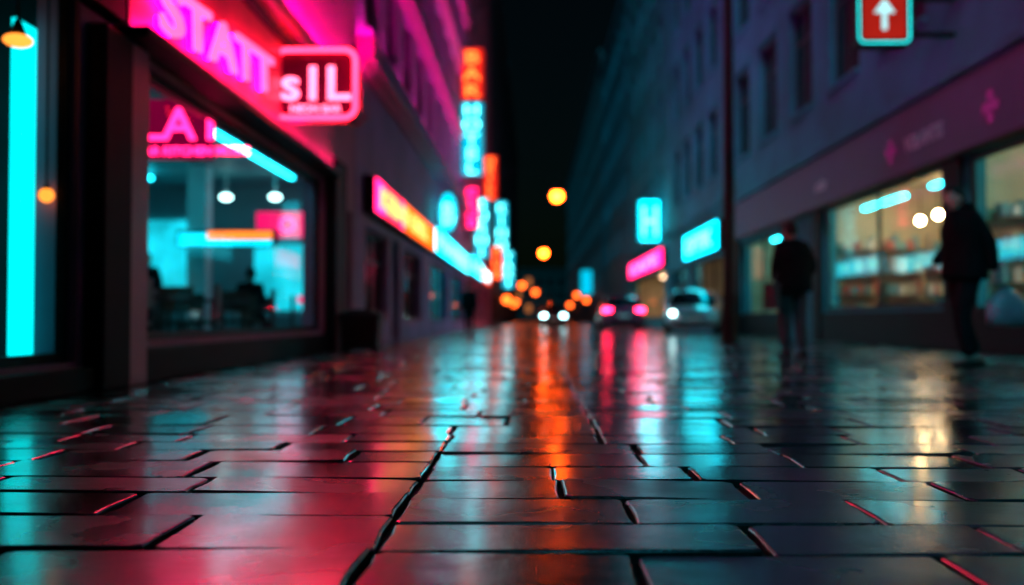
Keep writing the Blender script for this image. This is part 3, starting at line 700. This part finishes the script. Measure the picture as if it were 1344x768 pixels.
def person(name,loc,rz,J,jacket,trousers,scale=1.0,hands=('l','r'),headyaw=0,headpitch=0,bulk=1.0,seated=False,hoodie=False,leg=1.0):
    p=group(name,loc,rz,scale)
    V=[J['pelvis'],J['spine'],J['chest'],J['neck'],J['headb']]; rad=[(.155*bulk,.115*bulk),(.145*bulk,.11*bulk),(.165*bulk,.12*bulk),(.062,.062),(.055,.055)]
    E=[(0,1),(1,2),(2,3),(3,4)]
    def add(par,pt,r): V.append(pt); rad.append(r); E.append((par,len(V)-1)); return len(V)-1
    for s in'lr':
        a=add(2,J['sh'+s],(.078*bulk,.075*bulk)); mid=tuple((Vector(J['sh'+s])+Vector(J['el'+s]))/2); a=add(a,mid,.064*bulk); a=add(a,J['el'+s],.056*bulk); a=add(a,J['wr'+s],.042*bulk)
        h=add(0,J['hip'+s],.10*leg); m_=tuple((Vector(J['hip'+s])+Vector(J['kn'+s]))/2); h=add(h,m_,.090*leg); h=add(h,J['kn'+s],.070*leg); m_=tuple((Vector(J['kn'+s])*.6+Vector(J['an'+s])*.4)); h=add(h,m_,.068*leg); h=add(h,J['an'+s],.055*leg)
    me=skin(V,E,rad,[0],2)
    zc=J['pelvis'][2]
    o=link('body',me,p,[jacket,trousers,skinm],smooth=True)
    neck=Vector(J['neck'])
    for f in me.polygons:
        c_=f.center
        darm=min((c_-Vector(J[k])).length for k in('ell','elr','wrl','wrr','shl','shr'))
        dleg=min((c_-Vector(J[k])).length for k in('knl','knr','hipl','hipr','anl','anr'))
        if c_.z>neck.z+.045 and abs(c_.x-neck.x)<.1: f.material_index=2
        elif c_.z<zc-.02 and dleg<darm: f.material_index=1
        else: f.material_index=0
    if not seated:
        m=MB(); P=Vector(J['pelvis']);S_=Vector(J['spine']);C_=Vector(J['chest']);N_=neck
        prof=[(P+Vector((0,0,-.13)),.205,.158),(P,.2,.155),(S_,.185,.145),(C_+Vector((0,0,-.05)),.205,.15),(C_+Vector((0,0,.06)),.2,.14),(N_+Vector((0,0,-.03)),.115,.1),(N_+Vector((0,-.005,.04)),.085,.085)]
        rings=[]
        for q,a,b in prof: rings.append([(q.x+a*bulk*math.cos(t)*(1+.03*math.sin(5*t+q.z*9)),q.y+b*bulk*math.sin(t)*(1+.03*math.sin(4*t+q.z*13)),q.z) for t in [2*math.pi*k/24 for k in range(24)]])
        m.loft(rings,0,caps=False); q=m.obj('jacket',p,[jacket],smooth=True); so=q.modifiers.new('so','SOLIDIFY'); so.thickness=.012; sb=q.modifiers.new('u','SUBSURF'); sb.levels=1; sb.render_levels=1
    if hoodie:
        m=MB(); N_=neck; m.ball((N_.x,N_.y-.05,N_.z+.04),.13,.10,.075,seg=20,rings=12); m.obj('hood',p,[jacket],smooth=True)
    m=MB()
    for s in'lr':
        an=Vector(J['an'+s]); to=Vector(J['to'+s]); d=(to-an); d.z=0; d=d.normalized() if d.length>0 else Vector((0,1,0)); sd=Vector((d.y,-d.x,0)); z=to.z-.035
        rings=[]
        for t,w,h in((-.09,.025,.05),(-.075,.036,.09),(-.02,.042,.10),(.05,.044,.08),(.12,.048,.06),(.165,.04,.045),(.185,.02,.03)):
            c_=an+d*t; c_.z=z
            rings.append([tuple(c_+sd*w*math.cos(a)+Vector((0,0,h*(.5+.5*math.sin(a))))) for a in [2*math.pi*k/12 for k in range(12)]])
        m.loft(rings,0)
    m.obj('shoes',p,[shoe],smooth=True)
    for s in'lr':
        if s in hands:
            w=Vector(J['wr'+s]); d=(w-Vector(J['el'+s]))
            hand(p,w,d,(-(w.x) or .1,.35,0),curl=.5,flip=1 if s=='l' else -1)
    hb=Vector(J['headb']); head_mesh(p,tuple(hb+Vector((0,.02,.085))),headyaw,headpitch)
    return p
def base():
    return dict(pelvis=(0,0,.97),spine=(0,-.01,1.13),chest=(0,-.005,1.33),neck=(0,-.01,1.48),headb=(0,.01,1.545),
        shl=(-.17,0,1.42),shr=(.17,0,1.42),ell=(-.235,-.04,1.14),elr=(.235,-.04,1.14),wrl=(-.235,.06,.90),wrr=(.235,.06,.90),
        hipl=(-.09,0,.91),hipr=(.09,0,.91),knl=(-.1,.02,.5),knr=(.1,.02,.5),anl=(-.11,-.03,.10),anr=(.11,-.03,.10),tol=(-.12,.12,.035),tor=(.12,.12,.035))
jkt=pm('black_jacket',(.006,.006,.007),.9,scale=10,bump=.2,spec=.05); tr=pm('dark_trousers',(.008,.008,.010),.85,scale=12,bump=.2,spec=.05); tr2=pm('grey_trousers',(.05,.055,.06),.85,scale=12,bump=.2,spec=.1); jk2=pm('charcoal_jacket',(.007,.007,.008),.85,scale=10,bump=.2,spec=.05)
J=base(); J.update(knl=(-.1,.10,.5),anl=(-.1,.02,.10),tol=(-.1,.17,.035),knr=(.1,-.02,.5),anr=(.1,-.16,.12),tor=(.1,-.01,.035),
    ell=(-.24,-.12,1.16),wrl=(-.25,-.14,.91),elr=(.24,.03,1.15),wrr=(.2,.2,1.0),chest=(0,.02,1.33),neck=(0,.035,1.48),headb=(0,.07,1.54))
pp=person('pedestrian',(4.40,10.25,0),R(98),J,jkt,tr,scale=1.06,headpitch=R(-10),hoodie=True,bulk=1.25,leg=1.25)
m=MB(); bx,by,bz=-.26,-.26,.78
rings=[]
for z,a,b in((.40,.11,.05),(.42,.19,.09),(.5,.21,.10),(.62,.19,.085),(.70,.12,.05),(.76,.05,.025)):
    rings.append([(bx+b*math.sin(t)*(1+.08*math.sin(3*t+z*20)),by+a*math.cos(t)*(1+.06*math.sin(4*t+z*31)),z) for t in [2*math.pi*k/20 for k in range(20)]])
m.loft(rings,0); m.tube((bx,by+.03,.75),(bx,-.15,.85),.006,seg=6); m.tube((bx,by-.03,.75),(bx,-.17,.85),.006,seg=6)
m.obj('carrier_bag',pp,[pm('pale_plastic_bag',(.14,.17,.2),.35,scale=6,bump=.3)],smooth=True)
J=base(); J.update(ell=(-.27,-.06,1.15),elr=(.27,-.06,1.15),wrl=(-.2,.1,1.0),wrr=(.2,.1,1.0),knl=(-.09,.05,.5),knr=(.1,.0,.5),anl=(-.09,.02,.10),anr=(.1,-.08,.1),tol=(-.1,.17,.035),tor=(.12,.07,.035),headb=(0,.03,1.54))
pp=person('pedestrian',(3.34,12.9,0),R(15),J,jk2,tr2,scale=1.0,hands=(),bulk=1.3,leg=1.2)
m=MB(); m.loft([[(-.3+a*.05,-.02+b*.13,z) for a,b in((-1,-1),(1,-1),(1,1),(-1,1))] for z in(.62,.66,.92,.95)],0)
m.tube((-.3,-.08,.94),(-.16,-.05,1.47),.012,seg=6); m.tube((-.3,.06,.94),(-.15,.03,1.47),.012,seg=6); m.obj('shoulder_bag',pp,[pm('bag_canvas',(.04,.04,.045),.7)],bevel=.02)
person('pedestrian',(-2.2,34,0),R(5),base(),jkt,tr,scale=.97,hands=('l','r'),bulk=1.2,leg=1.15)
person('shop_customer',(-7.2,18.4,.02),R(200),base(),jkt,tr,scale=.97,bulk=1.1)
J=base()
for k in('pelvis','spine','chest','neck','headb','shl','shr','hipl','hipr','ell','elr'): J[k]=(J[k][0],J[k][1],J[k][2]-.41)
J.update(knl=(-.12,.42,.5),knr=(.12,.42,.5),anl=(-.12,.40,.1),anr=(.12,.45,.1),tol=(-.12,.55,.035),tor=(.12,.6,.035),wrl=(-.15,.25,.78),wrr=(.15,.25,.78))
person('seated_customer',(-4.75,16.6,.02),R(0),J,jkt,tr,hands=('l','r'),seated=True,bulk=1.15)
chair(A,-4.75,16.5,R(180))

# ------------------------------------------------------------------ world, teal fill, camera
w=bpy.data.worlds.new('World'); scene.world=w; w.use_nodes=True; n=w.node_tree.nodes; l=w.node_tree.links
bg=n['Background']; sk=n.new('ShaderNodeTexSky'); sk.sky_type='NISHITA'; sk.sun_disc=False; sk.sun_elevation=R(3); sk.sun_rotation=R(200)
mx=n.new('ShaderNodeMix'); mx.data_type='RGBA'; mx.blend_type='MULTIPLY'; mx.inputs[0].default_value=1; mx.inputs[7].default_value=(.25,.7,1,1)
l.new(sk.outputs[0],mx.inputs[6]); l.new(mx.outputs[2],bg.inputs['Color']); bg.inputs['Strength'].default_value=0.0016
sd=bpy.data.lights.new('teal_fill_sun','SUN'); sd.energy=0.95; sd.angle=R(8); sd.color=(.01,.72,1); so=bpy.data.objects.new('teal_fill_sun',sd); COL.objects.link(so)  # added teal fill light to brighten the right-hand facade
so.rotation_euler=(R(50),0,R(-18))
cd=bpy.data.cameras.new('camera'); cam=bpy.data.objects.new('camera',cd); COL.objects.link(cam); scene.camera=cam
cd.lens=35; cd.sensor_width=36; cd.clip_end=1500; cd.clip_start=.05
cam.location=(0,0,.5); cam.rotation_euler=(R(90+1.49),0,R(1.23))
cd.dof.use_dof=True; cd.dof.focus_distance=2.9; cd.dof.aperture_fstop=1.2; cd.dof.aperture_blades=0
scene.view_settings.view_transform='Standard'; scene.view_settings.look='None'; scene.view_settings.exposure=0
